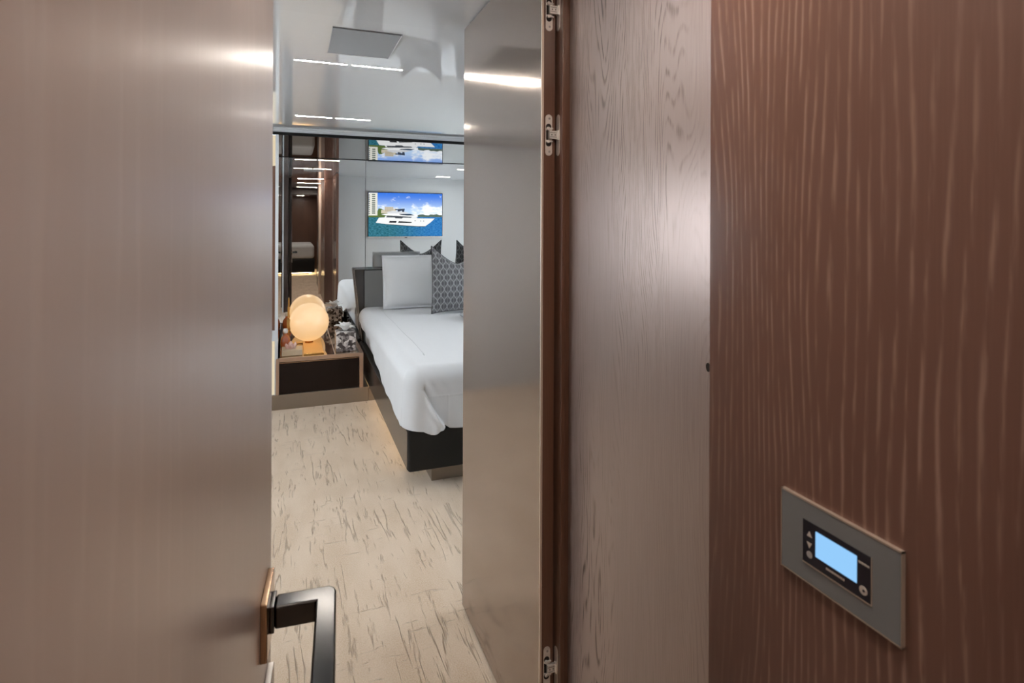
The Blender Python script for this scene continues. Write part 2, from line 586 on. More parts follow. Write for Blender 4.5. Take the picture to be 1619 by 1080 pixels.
build('bed_base', b1((-1.5, -7.0, 0.06), (0.52, -5.08, 0.42)), M['leather'], fb, 0.02)
build('mattress', b1((-1.48, -7.0, 0.42), (0.51, -5.06, 0.80)), M['white_linen'], fb, 0.09, seg=5)
build('toe_kick', b1((-1.3, -6.9, 0.0), (0.38, -5.25, 0.06)), M['kick'], fb)
build('under_light', b1((-1.2, -5.20, 0.045), (0.44, -5.17, 0.0595)), M['warm_bright'], fb)
build('side_light', b1((0.42, -6.8, 0.045), (0.45, -5.3, 0.0595)), M['warm_bright'], fb)

# ================================================================ left door with lever handle
ANG = R(4.3)
E0 = Vector((-0.0290, 0.900, 0))                       # free edge of the leaf, passage face
DV = Vector((-math.sin(ANG), -math.cos(ANG), 0))       # along the leaf, towards its hinges
NV = Vector((math.cos(ANG), -math.sin(ANG), 0))        # out of the face, to the right


def dpt(a, n, z):
    return E0 + DV * a + NV * n + Vector((0, 0, z))


def dbox(bm, a, n, z):
    vs = [bm.verts.new(dpt(p, q, r)) for p in a for q in n for r in z]
    for f in ((0, 1, 3, 2), (4, 6, 7, 5), (0, 4, 5, 1), (2, 3, 7, 6), (0, 2, 6, 4), (1, 5, 7, 3)):
        bm.faces.new([vs[i] for i in f])
    return bm


door = thing('door_1', 'open dark oak door with lever handle along the left edge', 'door', dpt(0.8, -0.02, 0.012), kind='structure')
build('leaf', dbox(new(), (0.0, 0.82), (-0.042, -0.0012), (0.012, 2.12)), M['wood_black'], door, 0.0008, origin=dpt(0.41, 0, 0.012))
build('face_sheet', dbox(new(), (0.0002, 0.82), (-0.0012, 0.0), (0.012, 2.12)), M['wood_door'], door, origin=dpt(0.41, 0, 0.012))
# square rose, neck and lever
hd = build('door_handle', dbox(new(), (0.036, 0.118), (0.0, 0.0085), (0.864, 0.9385)), M['bronze'], door, 0.0012)
hd['label'] = 'gunmetal lever handle on square bronze rose'
build('neck', dbox(new(), (0.058, 0.094), (0.0085, 0.014), (0.884, 0.919)), M['gunmetal'], hd, 0.001)
bm = new()
zl, zh = 0.8865, 0.9165
out = [(0.062, 0.014), (0.062, 0.082), (0.067, 0.0885), (0.075, 0.091), (0.28, 0.091), (0.28, 0.065), (0.091, 0.065), (0.091, 0.014)]
prism(bm, out, lambda a, b, d: dpt(a, b, d), (zl, zh))
build('lever', bm, M['gunmetal'], hd, 0.003, seg=3)
k = build('key_rose', dbox(new(), (0.036, 0.118), (0.0, 0.0085), (0.733, 0.8075)), M['steel'], door, 0.0012)
build('thumb_turn', dbox(new(), (0.066, 0.088), (0.0085, 0.022), (0.752, 0.79)), M['gunmetal'], k, 0.003)

# ================================================================ satin door leaf with concealed hinges
XL, XR, YH, YE = 0.586, 0.6225, 1.331, 2.040
leaf = thing('door_2', 'open satin bronze door leaf hinged at the dark jamb', 'door', (0.604, 1.69, 0.010), kind='structure')
build('leaf', b1((XL + 0.0015, YH + 0.001, 0.010), (XR, YE, 2.128)), M['wood_dark'], leaf, 0.001)
build('face_sheet', b1((XL - 0.001, YH + 0.004, 0.010), (XL + 0.0015, YE + 0.001, 2.128)), M['satin'], leaf, origin=(XL, 1.69, 0.01))
build('edge_trim', b1((XL - 0.0018, YH - 0.001, 0.010), (XL + 0.0042, YH + 0.004, 2.128)), M['champagne'], leaf, 0.0006)
build('bottom_seal', b1((XL + 0.006, YH + 0.01, 0.0005), (XR - 0.006, YE - 0.01, 0.010)), M['black'], leaf)


def capsule(cx, cz, w, h, n=12):
    r = w / 2
    return ([(cx + r * math.cos(t), cz + h / 2 - r + r * math.sin(t)) for t in [math.pi * k / n for k in range(n + 1)]]
            + [(cx + r * math.cos(t), cz - h / 2 + r + r * math.sin(t)) for t in [math.pi + math.pi * k / n for k in range(n + 1)]])


def hinge(z):
    xm = 0.6045
    fe = lambda a, b, d: (a, d, b)
    bm = prism(new(), capsule(xm, z, 0.0185, 0.105), fe, (YH - 0.0012, YH + 0.002))
    h = build('hinge', bm, M['steel'], leaf, 0.0006)
    h['label'] = 'steel concealed hinge'
    # plate on the jamb reveal
    fj = lambda a, b, d: (d, a, b)
    build('jamb_plate', prism(new(), capsule(1.3235, z, 0.0185, 0.105), fj, (0.6262, 0.629)), M['steel'], h, 0.0006)
    # dark pockets the arms fold into
    bm = new()
    for s in (-1, 1):
        prism(bm, capsule(xm - 0.001, z + s * 0.021, 0.015, 0.016, 8), fe, (YH - 0.0017, YH - 0.0005))
    box(bm, (xm - 0.008, YH - 0.0017, z - 0.012), (xm - 0.002, YH - 0.0005, z + 0.012))
    build('pocket', bm, M['hole'], h)
    # knuckle block bridging leaf and jamb, with two screw sockets
    bm = new()
    box(bm, (xm - 0.002, YH - 0.010, z - 0.0105), (0.6268, YH - 0.0012, z + 0.0105))
    box(bm, (0.6235, YH - 0.013, z - 0.0125), (0.6272, YH - 0.0012, z + 0.0125))
    a = build('knuckle', bm, M['chrome'], h, 0.0008)
    bm = new()
    for dx in (0.003, 0.0125):
        box(bm, (xm + dx, YH - 0.0104, z - 0.0018), (xm + dx + 0.0022, YH - 0.0098, z + 0.0018))
    for dz in (-0.0055, 0.0055):
        box(bm, (xm - 0.001, YH - 0.0103, z + dz - 0.0005), (xm + 0.017, YH - 0.0098, z + dz + 0.0005))
    build('socket', bm, M['hole'], h)
    # link arms above and below
    for s in (-1, 1):
        bm = prism(new(), capsule(xm - 0.003, z + s * 0.0165, 0.009, 0.009, 8), fe, (YH - 0.006, YH - 0.001))
        box(bm, (xm - 0.003, YH - 0.0055, z + s * 0.0165 - 0.0022), (xm + 0.010, YH - 0.001, z + s * 0.0165 + 0.0022))
        build('link_arm', bm, M['chrome'], h, 0.0006)
    for s in (-1, 1):
        bm = prism(new(), capsule(xm + 0.001, z + s * 0.042, 0.0055, 0.0055, 8), fe, (YH - 0.0024, YH - 0.001))
        build('screw', bm, M['chrome'], h, 0.0003)


for z in (1.957, 1.640, 0.288):
    hinge(z)

# ================================================================ control panel on the right wall
tp = thing('control_panel', 'grey climate control plate with lit blue screen on right wall', 'control panel', (0.489, 0.404, 1.057))
fx = lambda a, b, d: (0.490 - d, a, b)


def pbox(y, z, d):
    return b1((0.490 - d[1], min(y), min(z)), (0.490 - d[0], max(y), max(z)))


build('cover_plate', pbox((0.340, 0.4685), (1.0575, 1.138), (0.0, 0.0040)), M['plate_grey'], tp, 0.0006)
bm = new()
for y, z in (((0.3392, 0.4693), (1.1376, 1.1392)), ((0.3392, 0.4693), (1.0564, 1.0574)),
             ((0.4685, 0.4693), (1.0564, 1.1392)), ((0.3392, 0.3399), (1.0564, 1.1392))):
    box(bm, (0.490 - 0.0043, y[0], z[0]), (0.4900, y[1], z[1]))
build('edge_frame', bm, M['plate_edge'], tp)
mod = build('control_face', pbox((0.367, 0.441), (1.0765, 1.1195), (0.0040, 0.0044)), M['plate_black'], tp)
bm = new()
box(bm, (0.490 - 0.0047, 0.367, 1.0757), (0.490 - 0.0038, 0.441, 1.0768))
box(bm, (0.490 - 0.0047, 0.3664, 1.0757), (0.490 - 0.0038, 0.3671, 1.1195))
build('lower_lip', bm, M['plate_edge'], tp)
build('screen', pbox((0.381, 0.4255), (1.0885, 1.1135), (0.0044, 0.0049)), M['lcd'], mod)['label'] = 'lit pale blue screen'


def icon(name, pts, m):
    return build(name, prism(new(), pts, fx, (0.0044, 0.0047)), m, mod)


def disc(cy, cz, r, n=20):
    return [(cy + r * math.cos(2 * math.pi * k / n), cz + r * math.sin(2 * math.pi * k / n)) for k in range(n)]


icon('up_arrow', [(0.4360, 1.1045), (0.4300, 1.1045), (0.4330, 1.1100)], M['icon'])
icon('down_arrow', [(0.4360, 1.0985), (0.4300, 1.0985), (0.4330, 1.0930)], M['icon'])
icon('round_button', disc(0.4328, 1.0865, 0.0034), M['icon_grey'])
b = icon('power_button', disc(0.3745, 1.0855, 0.0040), M['icon'])
build('power_mark', prism(new(), disc(0.3740, 1.0855, 0.0012), fx, (0.0047, 0.0050)), M['plate_black'], b)
bm = new()
yy = 0.4135
for wd in (0.003, 0.0018, 0.0026, 0.0022, 0.003, 0.0024, 0.0018):     # tiny maker's lettering, unreadable in the photo
    box(bm, (0.490 - 0.0047, yy - wd, 1.0826), (0.490 - 0.0044, yy, 1.0846))
    yy -= wd + 0.0005
build('maker_lettering', bm, M['icon'], mod)
bm = new()
yy = 0.3795
for wd in (0.0026, 0.002, 0.0028, 0.0022):
    box(bm, (0.490 - 0.0047, yy - wd, 1.1088), (0.490 - 0.0044, yy, 1.1106))
    yy -= wd + 0.0004
build('side_lettering', bm, M['icon'], mod)

# ================================================================ ceiling lights and hatch


def light_strip(label, x0, x1, y, group, wid=0.013, m='strip'):
    z = cz(y)
    t = thing('ceiling_light', label, 'ceiling light', ((x0 + x1) / 2, y, z), group)
    bm = new()
    for dy in (-1, 1):
        box(bm, (x0 - 0.002, y + dy * (wid / 2 + 0.001) - 0.001, z - 0.002), (x1 + 0.002, y + dy * (wid / 2 + 0.001) + 0.001, z + 0.001))
    build('trim', bm, M['strip_frame'], t)
    build('diffuser', b1((x0, y - wid / 2, z - 0.0015), (x1, y + wid / 2, z + 0.001)), M[m], t)
    return t


G = 'light strips in the cabin ceiling'
light_strip('left strip light of the ceiling pair nearer the hatch', 0.000, 0.222, 2.695, G)
light_strip('right strip light of the ceiling pair nearer the hatch', 0.249, 0.471, 2.695, G)
light_strip('left strip light of the ceiling pair nearer the mirror', 0.010, 0.235, 4.035, G)
light_strip('right strip light of the ceiling pair nearer the mirror', 0.262, 0.486, 4.035, G)
G2 = 'light strips over the bed side, seen in the mirror'
light_strip('strip light by the television wall seen in mirror', 2.125, 2.350, 1.92, G2)
light_strip('strip light above the bed seen at mirror right edge', 2.06, 2.285, 3.45, G2)
G3 = 'light strips in the passage ceiling, seen in the mirror'
ORD = {0.60: 'first, largest', -0.60: 'second', -2.0: 'third', -3.5: 'fourth', -5.0: 'nearer', -6.4: 'farther'}
for y in (0.60, -0.60, -2.0, -3.5, -5.0, -6.4):  # foremost pair is added to brighten the passage near the viewpoint
    nth = ORD[y]
    if y > -5:
        light_strip('left strip of the %s passage ceiling pair in the mirror' % nth, 0.06, 0.27, y, G3, 0.02, 'strip_passage')
        light_strip('right strip of the %s passage ceiling pair in the mirror' % nth, 0.30, 0.47, y, G3, 0.02, 'strip_passage')
    else:
        light_strip('%s single ceiling strip above the far mirrored bed' % nth, 0.06, 0.27, y, G3, 0.02, 'strip_passage')
ht = thing('ceiling_hatch', 'square grey access hatch set in glossy ceiling', 'ceiling hatch', (0.256, 2.38, CEIL))
build('panel', b1((0.131, 2.205, CEIL - 0.006), (0.382, 2.540, CEIL + 0.001)), M['ceiling_hatch'], ht, 0.001)
bm = new()
box(bm, (0.3825, 2.202, CEIL - 0.0062), (0.386, 2.543, CEIL + 0.001))
box(bm, (0.128, 2.5405, CEIL - 0.0062), (0.386, 2.543, CEIL + 0.001))
build('edge_trim', bm, M['strip_frame'], ht)

# ================================================================ mirrors in the niche
bm = b1((-0.108, MIRROR_Y, 0.0), (0.619, MIRROR_Y + 0.010, 2.07))
tag(build('wall_mirror', bm, M['mirror']), 'tall mirror panel behind the globe lamp and nightstand', 'mirror', 'mirror panels behind the bed')
bm = b1((0.623, MIRROR_Y, 0.0), (3.35, MIRROR_Y + 0.010, 2.07))
tag(build('wall_mirror', bm, M['mirror']), 'wide mirror panel behind the pillows, right of seam', 'mirror', 'mirror panels behind the bed')
struct('trim_7', b1((0.619, MIRROR_Y - 0.0005, 0.0), (0.623, MIRROR_Y + 0.011, 2.07)), M['seam'])
struct('wall_niche', b1((-0.126, NICHE_Y + 0.03, 0), (-0.1085, MIRROR_Y + 0.012, 2.07)), M['mirror'])
sp = thing('side_panel', 'narrow upright panel beside the mirror, at left door edge', 'wall panel', (-0.15, NICHE_Y, 0))
bm = b1((-0.130, NICHE_Y, 0.385), (-0.1085, NICHE_Y + 0.03, 2.066))
box(bm, (-0.130, NICHE_Y, 0.113), (-0.1225, NICHE_Y + 0.03, 0.385))
build('stile', bm, M['pale_wall'], sp)
build('dark_inset', b1((-0.152, NICHE_Y + 0.002, 0.60), (-0.130, NICHE_Y + 0.03, 1.83)), M['wood_dark'], sp)
build('upper_inset', b1((-0.152, NICHE_Y + 0.002, 1.83), (-0.130, NICHE_Y + 0.03, 2.06)), M['cream_light'], sp)
build('lower_light', b1((-0.152, NICHE_Y + 0.002, 0.12), (-0.1305, NICHE_Y + 0.03, 0.52)), M['cream_light'], sp)
build('rail', b1((-0.152, NICHE_Y + 0.001, 0.52), (-0.130, NICHE_Y + 0.03, 0.60)), M['pale_wall'], sp)
build('backing', b1((-1.65, NICHE_Y + 0.002, 0), (-0.1522, NICHE_Y + 0.03, 2.066)), M['pale_wall'], sp)

# ================================================================ nightstand
ns = thing('nightstand', 'low built-in nightstand with bronze frame and dark drawer', 'nightstand', (0.2, 4.64, 0))
build('plinth', b1((-0.1515, 4.645, 0.0), (0.556, MIRROR_Y - 0.002, 0.112)), M['kick'], ns, 0.001)
build('plinth_return', b1((0.558, 4.645, 0.0), (0.625, 4.665, 0.098)), M['kick'], ns, 0.001)
build('carcass', b1((-0.098, 4.665, 0.112), (0.486, MIRROR_Y - 0.003, 0.356)), M['drawer'], ns)
build('drawer', b1((-0.096, 4.648, 0.116), (0.482, 4.665, 0.346)), M['drawer'], ns, 0.001)['label'] = 'near-black drawer front'
build('drawer_pull', b1((-0.096, 4.643, 0.3465), (0.482, 4.665, 0.352)), M['bronze'], ns, 0.0008)
build('side_stile', b1((0.486, 4.64, 0.112), (0.516, MIRROR_Y - 0.003, 0.384)), M['copper'], ns, 0.001)
build('left_stile', b1((-0.122, 4.64, 0.112), (-0.099, 4.668, 0.384)),
      M['copper'], ns, 0.001)
build('front_rail', b1((-0.098, 4.64, 0.357), (0.486, 4.66, 0.386)), M['copper'], ns, 0.001)
build('top', b1((-0.098, 4.66, 0.357), (0.486, MIRROR_Y - 0.003, 0.386)), M['bronze_glass'], ns, 0.0008)
build('inlay', b1((0.300, 4.66, 0.386), (0.306, MIRROR_Y - 0.004, 0.3864)), M['champagne'], ns)
TOP = 0.3868

# globe lamp
gl = thing('globe_lamp', 'glowing opal globe lamp on brass base on nightstand', 'lamp', (0.124, 5.17, TOP))
build('base', b1((0.046 + 0.028, 4.70, TOP), (0.224, 5.29, TOP + 0.010)), M['brass'], gl, 0.002)
gc = Vector((0.124, 5.17, 0.562))
gr = 0.161
prof = [(0, -gr)] + [(gr * math.sin(math.pi * k / 32), -gr * math.cos(math.pi * k / 32)) for k in range(1, 32)] + [(0, gr)]
build('globe', lathe(new(), prof, gc, 56), M['opal'], gl, smooth=True)
bm = new()
lathe(bm, [(0.030, 0.010), (0.034, 0.014), (0.034, 0.024), (0.022, 0.032)], (0.124, 5.17, TOP), 28)
build('socket', bm, M['brass'], gl, smooth=True)
st = build('stem', b1((-0.046, 5.16, TOP), (-0.036, 5.185, 0.70)), M['brass'], gl, 0.002)
build('clip', b1((-0.052, 5.12, 0.515), (-0.020, 5.19, 0.60)), M['brass'], st, 0.003)
build('foot_plate', b1((-0.060, 5.14, TOP), (0.074, 5.205, TOP + 0.009)), M['brass'], gl, 0.002)
# tissue box
tb = thing('tissue_box', 'mottled shell tissue box with white tissue by the bed', 'tissue box', (0.39, 4.80, TOP))
build('cover', b1((0.314, 4.722, TOP), (0.466, 4.874, TOP + 0.152)), M['mosaic'], tb, 0.004)
build('slot', prism(new(), [(0.39 + 0.045 * math.cos(t), 4.798 + 0.02 * math.sin(t)) for t in [k * math.pi / 12 for k in range(24)]],
                    lambda a, b, d: (a, b, d), (TOP + 0.151, TOP + 0.1535)), M['hole'], tb)
bm = new()
rnd = random.Random(3)
for ring_n, tilt, ln, wd in ((8, 0.95, 0.088, 0.050), (7, 0.50, 0.078, 0.046), (4, 0.15, 0.062, 0.036)):
    for q in range(ring_n):
        az = 2 * math.pi * (q + 0.5 * rnd.random()) / ring_n + ring_n
        L = ln * (0.85 + 0.3 * rnd.random())
        tl = tilt * (0.85 + 0.3 * rnd.random())
        rows = []
        for a in range(7):
            f = a / 6
            hw = wd / 2 * math.sin(math.pi * (0.12 + 0.86 * f)) ** 0.8 * (1.0 if f < 0.99 else 0.3)
            r_ = 0.006 + L * f * math.sin(tl * (0.5 + 0.7 * f))
            z_ = L * f * math.cos(tl * (0.5 + 0.7 * f))
            row = []
            for b_ in (-1, -0.5, 0, 0.5, 1):
                cup = 0.007 * b_ * b_ + 0.0025 * math.sin(5 * b_ + 7 * f + q)
                rr, tt = r_ - cup * math.cos(tl), hw * b_
                row.append(bm.verts.new((0.390 + rr * math.cos(az) - tt * math.sin(az),
                                         4.798 + 0.75 * (rr * math.sin(az) + tt * math.cos(az)), TOP + 0.148 + z_ + cup * 0.6)))
            rows.append(row)
        for ra, rb in zip(rows, rows[1:]):
            for b_ in range(4):
                bm.faces.new((ra[b_], ra[b_ + 1], rb[b_ + 1], rb[b_]))
build('tissue', bm, M['tissue'], tb, smooth=True)['label'] = 'crumpled white tissue'

# square black bottle at the back right
bb = thing('bottle', 'square black bottle behind the tissue box', 'bottle', (0.455, 5.25, TOP))
build('glass_body', b1((0.425, 5.22, TOP), (0.495, 5.29, TOP + 0.125)), M['bottle_black'], bb, 0.006)
build('label_patch', b1((0.436, 5.2185, TOP + 0.055), (0.474, 5.2199, TOP + 0.10)), M['kick'], bb)
build('cap', b1((0.445, 5.24, TOP + 0.125), (0.475, 5.27, TOP + 0.170)), M['bottle_black'], bb, 0.004)
# amber bottle with white stopper
ab = thing('bottle', 'amber round bottle with white stopper at nightstand left', 'bottle', (-0.062, 5.02, TOP))
build('glass_body', lathe(new(), [(0.02, 0), (0.036, 0.004), (0.040, 0.03), (0.036, 0.075), (0.022, 0.098), (0.013, 0.106), (0.013, 0.12)],
                          (-0.060, 5.02, TOP), 24), M['amber'], ab, smooth=True)
build('stopper', lathe(new(), [(0.011, 0.118), (0.018, 0.122), (0.020, 0.14), (0.014, 0.156), (0, 0.158)], (-0.060, 5.02, TOP), 20),
      M['white_cap'], ab, smooth=True)
# cream box and pink crystal
tag(build('keepsake_box', b1((-0.084, 4.70, TOP), (0.066, 4.86, TOP + 0.044)), M['cream_box'], None, 0.004),
    'low cream lacquer box at the front left of nightstand', 'box')
cx, cy, cz = -0.02, 4.77, TOP + 0.044
bm = new()
for (dx, dy, h, r, tx, ty) in ((0, 0, 0.060, 0.020, 0.0, 0.0), (-0.022, 0.004, 0.042, 0.014, -0.012, 0), (0.022, -0.004, 0.050, 0.015, 0.014, 0.004),
                               (0.004, -0.018, 0.034, 0.014, 0.002, -0.01)):
    bot = [bm.verts.new((cx + dx + r * math.cos(k * math.pi / 3), cy + dy + r * math.sin(k * math.pi / 3), cz)) for k in range(6)]
    mid = [bm.verts.new((cx + dx + tx * 0.7 + r * 0.9 * math.cos(k * math.pi / 3), cy + dy + ty * 0.7 + r * 0.9 * math.sin(k * math.pi / 3), cz + h * 0.65)) for k in range(6)]
    tip = bm.verts.new((cx + dx + tx, cy + dy + ty, cz + h))
    bm.faces.new(bot[::-1])
    for k in range(6):
        bm.faces.new((bot[k], bot[(k + 1) % 6], mid[(k + 1) % 6], mid[k]))
        bm.faces.new((mid[k], mid[(k + 1) % 6], tip))
tag(build('crystal', bm, M['quartz']), 'small pink quartz crystal standing on the cream box', 'ornament')

# ================================================================ bed
BX0, BX1, BF, BH = 0.563, 2.42, 2.998, 5.43
bed = thing('bed', 'low black leather bed with grey headboard and floating base', 'bed', (1.5, 4.1, 0))
bm = new()
box(bm, (BX0, BF, 0.100), (BX1, BH - 0.02, 0.322))
build('bed_base', bm, M['leather'], bed, 0.016, seg=4)
build('side_board', b1((BX0 - 0.003, BF + 0.016, 0.112), (BX0 + 0.001, BH - 0.03, 0.312)), M['leather_gloss'], bed, 0.001)
build('toe_kick', b1((0.709, 3.09, 0.0), (BX1 - 0.15, BH - 0.1, 0.100)), M['kick'], bed, 0.002)
build('under_light', b1((0.64, 3.30, 0.094), (0.66, BH - 0.15, 0.0998)), M['warm_strip'], bed)
HY = 5.33
wing = [(0.608, 0.10), (BX1 - 0.03, 0.10), (BX1 + 0.07, 0.984), (0.520, 0.984), (0.512, 0.976)]
hb = build('headboard', prism(new(), wing, lambda a, b, d: (a, d, b), (HY, 5.445)), M['leather_gloss'], bed, 0.005, seg=3)
build('fabric_pad', b1((0.600, HY - 0.010, 0.30), (BX1 - 0.02, HY + 0.001, 0.972)), M['grey_uphol'], hb, 0.006, seg=3)
bm = new()
tube(bm, [(0.596, HY - 0.004, 0.33), (0.596, HY - 0.004, 0.968), (0.600, HY - 0.004, 0.975), (BX1 - 0.02, HY - 0.004, 0.975)], 0.004, 8)
build('piped_edge', bm, M['leather'], hb, smooth=True)
build('mattress', b1((0.60, 3.04, 0.30), (BX1 - 0.04, 5.31, 0.60)), M['white_linen'], bed, 0.06, seg=4)

# ---- duvet: a draped sheet with rounded shoulders, an uneven hem and a folded corner
def lerp_table(tab, x):
    if x <= tab[0][0]:
        return tab[0][1]
    for (a, u), (b, v) in zip(tab, tab[1:]):
        if x <= b:
            f = (x - a) / (b - a)
            return u + (v - u) * f
    return tab[-1][1]


def sstep(a, b, x):
    f = max(0.0, min(1.0, (x - a) / (b - a)))
    return f * f * (3 - 2 * f)


DX0, DX1, DF, DH = 0.548, 2.435, 2.972, 5.275
DT, RC, RS = 0.648, 0.088, 0.080
per = []                       # (x, y, nx, ny, tangent id, left length, foot length)
yv = DH
while yv > DF + RC + 1e-6:
    per.append((DX0, yv, -1.0, 0.0, 'L', yv))
    yv -= 0.024 if yv > 3.3 else 0.010
for k in range(13):
    a = math.pi + (math.pi / 2) * k / 12
    per.append((DX0 + RC + RC * math.cos(a), DF + RC + RC * math.sin(a), math.cos(a), math.sin(a), 'C', k / 12))
xv = DX0 + RC + 0.006
while xv < DX1 - RC:
    per.append((xv, DF, 0.0, -1.0, 'F', xv))
    xv += 0.0035 if xv < 0.80 else 0.012 if xv < 1.0 else 0.03
for k in range(9):
    a = -math.pi / 2 + (math.pi / 2) * k / 8
    per.append((DX1 - RC + RC * math.cos(a), DF + RC + RC * math.sin(a), math.cos(a), math.sin(a), 'D', k / 8))
yv = DF + RC + 0.03
while yv < DH:
    per.append((DX1, yv, 1.0, 0.0, 'R', yv))
    yv += 0.05
HEM_L = [(2.97, 0.334), (3.05, 0.334), (3.14, 0.320), (3.25, 0.308), (3.40, 0.325), (3.55, 0.345), (3.85, 0.348), (4.1, 0.40), (4.33, 0.455), (4.75, 0.50), (5.28, 0.53)]
HEM_F = [(0.636, 0.3215), (0.648, 0.3155), (0.660, 0.310), (0.675, 0.306), (0.69, 0.306), (0.705, 0.311), (0.72, 0.321), (0.738, 0.335), (0.746, 0.345), (0.757, 0.338), (0.78, 0.322), (0.9, 0.312), (3, 0.312)]
DIAG = [(0.32, 0.742), (0.345, 0.748), (0.38, 0.722), (0.43, 0.690), (0.50, 0.655), (0.57, 0.625), (0.60, 0.615), (0.66, 0.61)]
NR, NV_ = 8, 60
bm = new()
cols = []
for (x, y, nx, ny, sd, s) in per:
    col = []
    if sd == 'L':
        hem = lerp_table(HEM_L, s)
    elif sd == 'C':
        hem = 0.334 + (0.3215 - 0.334) * s ** 1.5
    elif sd == 'F':
        hem = lerp_table(HEM_F, s)
    else:
        hem = 0.33
    for k in range(NR):                                  # rounded shoulder
        a = (math.pi / 2) * k / (NR - 1)
        off = -RS + RS * math.sin(a)
        z = DT - RS + RS * math.cos(a)
        if k < NR - 1:
            col.append(bm.verts.new((x + nx * off, y + ny * off, z)))
    z0 = DT - RS
    for k in range(NV_):
        f = k / (NV_ - 1)
        z = z0 + (hem - z0) * f
        off = 0.0
        if sd == 'L':
            off = 0.005 * math.sin(s * 9.0 + 0.5) * f + 0.0025 * math.sin(s * 23.0) * f
            off += 0.012 * sstep(3.6, 3.0, s) * f
        if sd == 'C':
            off = 0.012 * f
        if sd == 'F':
            dg = lerp_table(DIAG, z)
            t = sstep(dg + 0.002, dg - 0.002, s)
            off = 0.012 * f * t + t * sstep(0.634, 0.705, s) * (0.020 + 0.004 * f + 0.015 * math.exp(-((s - dg + 0.010) / 0.009) ** 2)
                       + 0.0025 * math.sin((s - dg) * 120 + z * 20))
            off += (1 - t) * (0.004 * math.sin(s * 40) * f)
            if 0.494 < z < 0.500 and t < 0.5:
                off += 0.002
            off += (1 - t) * 0.0015 * math.exp(-((s - 0.772) / 0.004) ** 2) * (1 if z < 0.497 else 0)
            # soft puckers where the corner is folded in
            off -= (1 - t) * 0.012 * math.exp(-max(0, s - dg) / 0.012) * sstep(0.34, 0.50, z)
            off += (1 - t) * 0.009 * math.sin((s - dg) * 105 + z * 10) * math.exp(-max(0, s - dg) / 0.05) * sstep(0.45, 0.60, z)
        col.append(bm.verts.new((x + nx * off, y + ny * off, z)))
    cols.append(col)
for a, b in zip(cols, cols[1:]):
    for k in range(len(a) - 1):
        bm.faces.new((a[k], a[k + 1], b[k + 1], b[k]))
# top: inner rings that swell a little, closed by one face
cxm, cym = (DX0 + DX1) / 2, (DF + DH) / 2
prev = [c[0] for c in cols]
for sc_, dz in ((0.996, 0.0), (0.93, 0.0), (0.6, 0.0)):
    ring = []
    for c in cols:
        p = c[0].co
        ring.append(bm.verts.new((cxm + (p.x - cxm) * sc_, cym + (p.y - cym) * sc_, DT + dz)))
    for i in range(len(ring) - 1):
        bm.faces.new((prev[i], prev[i + 1], ring[i + 1], ring[i]))
    bm.faces.new((prev[-1], prev[0], ring[0], ring[-1]))
    prev = ring
bm.faces.new(prev)
dv = build('duvet', bm, M['white_linen'], smooth=True, origin=(1.5, 4.0, 0.3))
so = dv.modifiers.new('thick', 'SOLIDIFY')
so.thickness = 0.008
so.offset = -1
tag(dv, 'white duvet draped over the bed, corner folded at foot', 'duvet')
bm = new()
tube(bm, [(0.716 + 0.003 * math.sin(k), 5.2 - k * 0.108, 0.6448 + 0.0002 * math.sin(k * 2)) for k in range(18)] + [(0.705, 3.27, 0.6448)], 0.0050, 6)
build('stitched_line', bm, M['white_linen'], dv, smooth=True)


# ---- pillows
def pillow(w, h, t, pinch, fl=0.0, n=36, power=0.5, ears=0.0, chop=0.0):
    """soft cushion in the local XZ plane, base edge at z = 0, thickness along Y; returns bm and its seam outline"""
    bm = new()
    fr, bk = [], []
    g = [-math.cos(math.pi * i / n) for i in range(n + 1)]

    def pos(u, v):
        px = w / 2 * u * (1 - pinch * (1 - v * v)) + ears * w / 2 * u * abs(u) ** 3 * abs(v) ** 5
        pz = h / 2 * v * (1 - pinch * (1 - u * u)) + ears * h / 2 * v * abs(v) ** 3 * abs(u) ** 5
        top = max(0.0, (v + 1) / 2) ** 2.2
        pz -= chop * (1 - abs(u) ** 1.5) ** 1.1 * top
        px *= 1 - 0.55 * chop * top
        return px, pz + h / 2
    for u in g:
        ra, rb = [], []
        for v in g:
            px, pz = pos(u, v)
            uu, vv = min(1, abs(u) / (1 - fl)), min(1, abs(v) / (1 - fl))
            th = t / 2 * (max(0, 1 - uu ** 2.2) * max(0, 1 - vv ** 2.2)) ** power
            th += 0.004 if fl else 0.0015
            th += 0.003 * math.sin(7 * u + 3 * v) * (1 - uu) + 0.002 * math.sin(5 * v - 4 * u) * (1 - vv)
            ra.append(bm.verts.new((px, -th, pz)))
            rb.append(bm.verts.new((px, th, pz)))
        fr.append(ra)
        bk.append(rb)
    for i in range(n):
        for j in range(n):
            bm.faces.new((fr[i][j], fr[i + 1][j], fr[i + 1][j + 1], fr[i][j + 1]))
            bm.faces.new((bk[i][j], bk[i][j + 1], bk[i + 1][j + 1], bk[i + 1][j]))
    edge = [(i, 0) for i in range(n)] + [(n, j) for j in range(n)] + [(n - i, n) for i in range(n)] + [(0, n - j) for j in range(n)]
    for (a, b), (c, d) in zip(edge, edge[1:] + edge[:1]):
        bm.faces.new((fr[a][b], bk[a][b], bk[c][d], fr[c][d]))
    out = [pos(g[a], g[b]) for a, b in edge]
    return bm, out


def place(o, loc, lean, yaw, roll=0.0):
    o.location = loc
    o.rotation_euler = (Matrix.Rotation(R(yaw), 3, 'Z') @ Matrix.Rotation(R(lean), 3, 'X') @ Matrix.Rotation(R(roll), 3, 'Y')).to_euler()
    return o


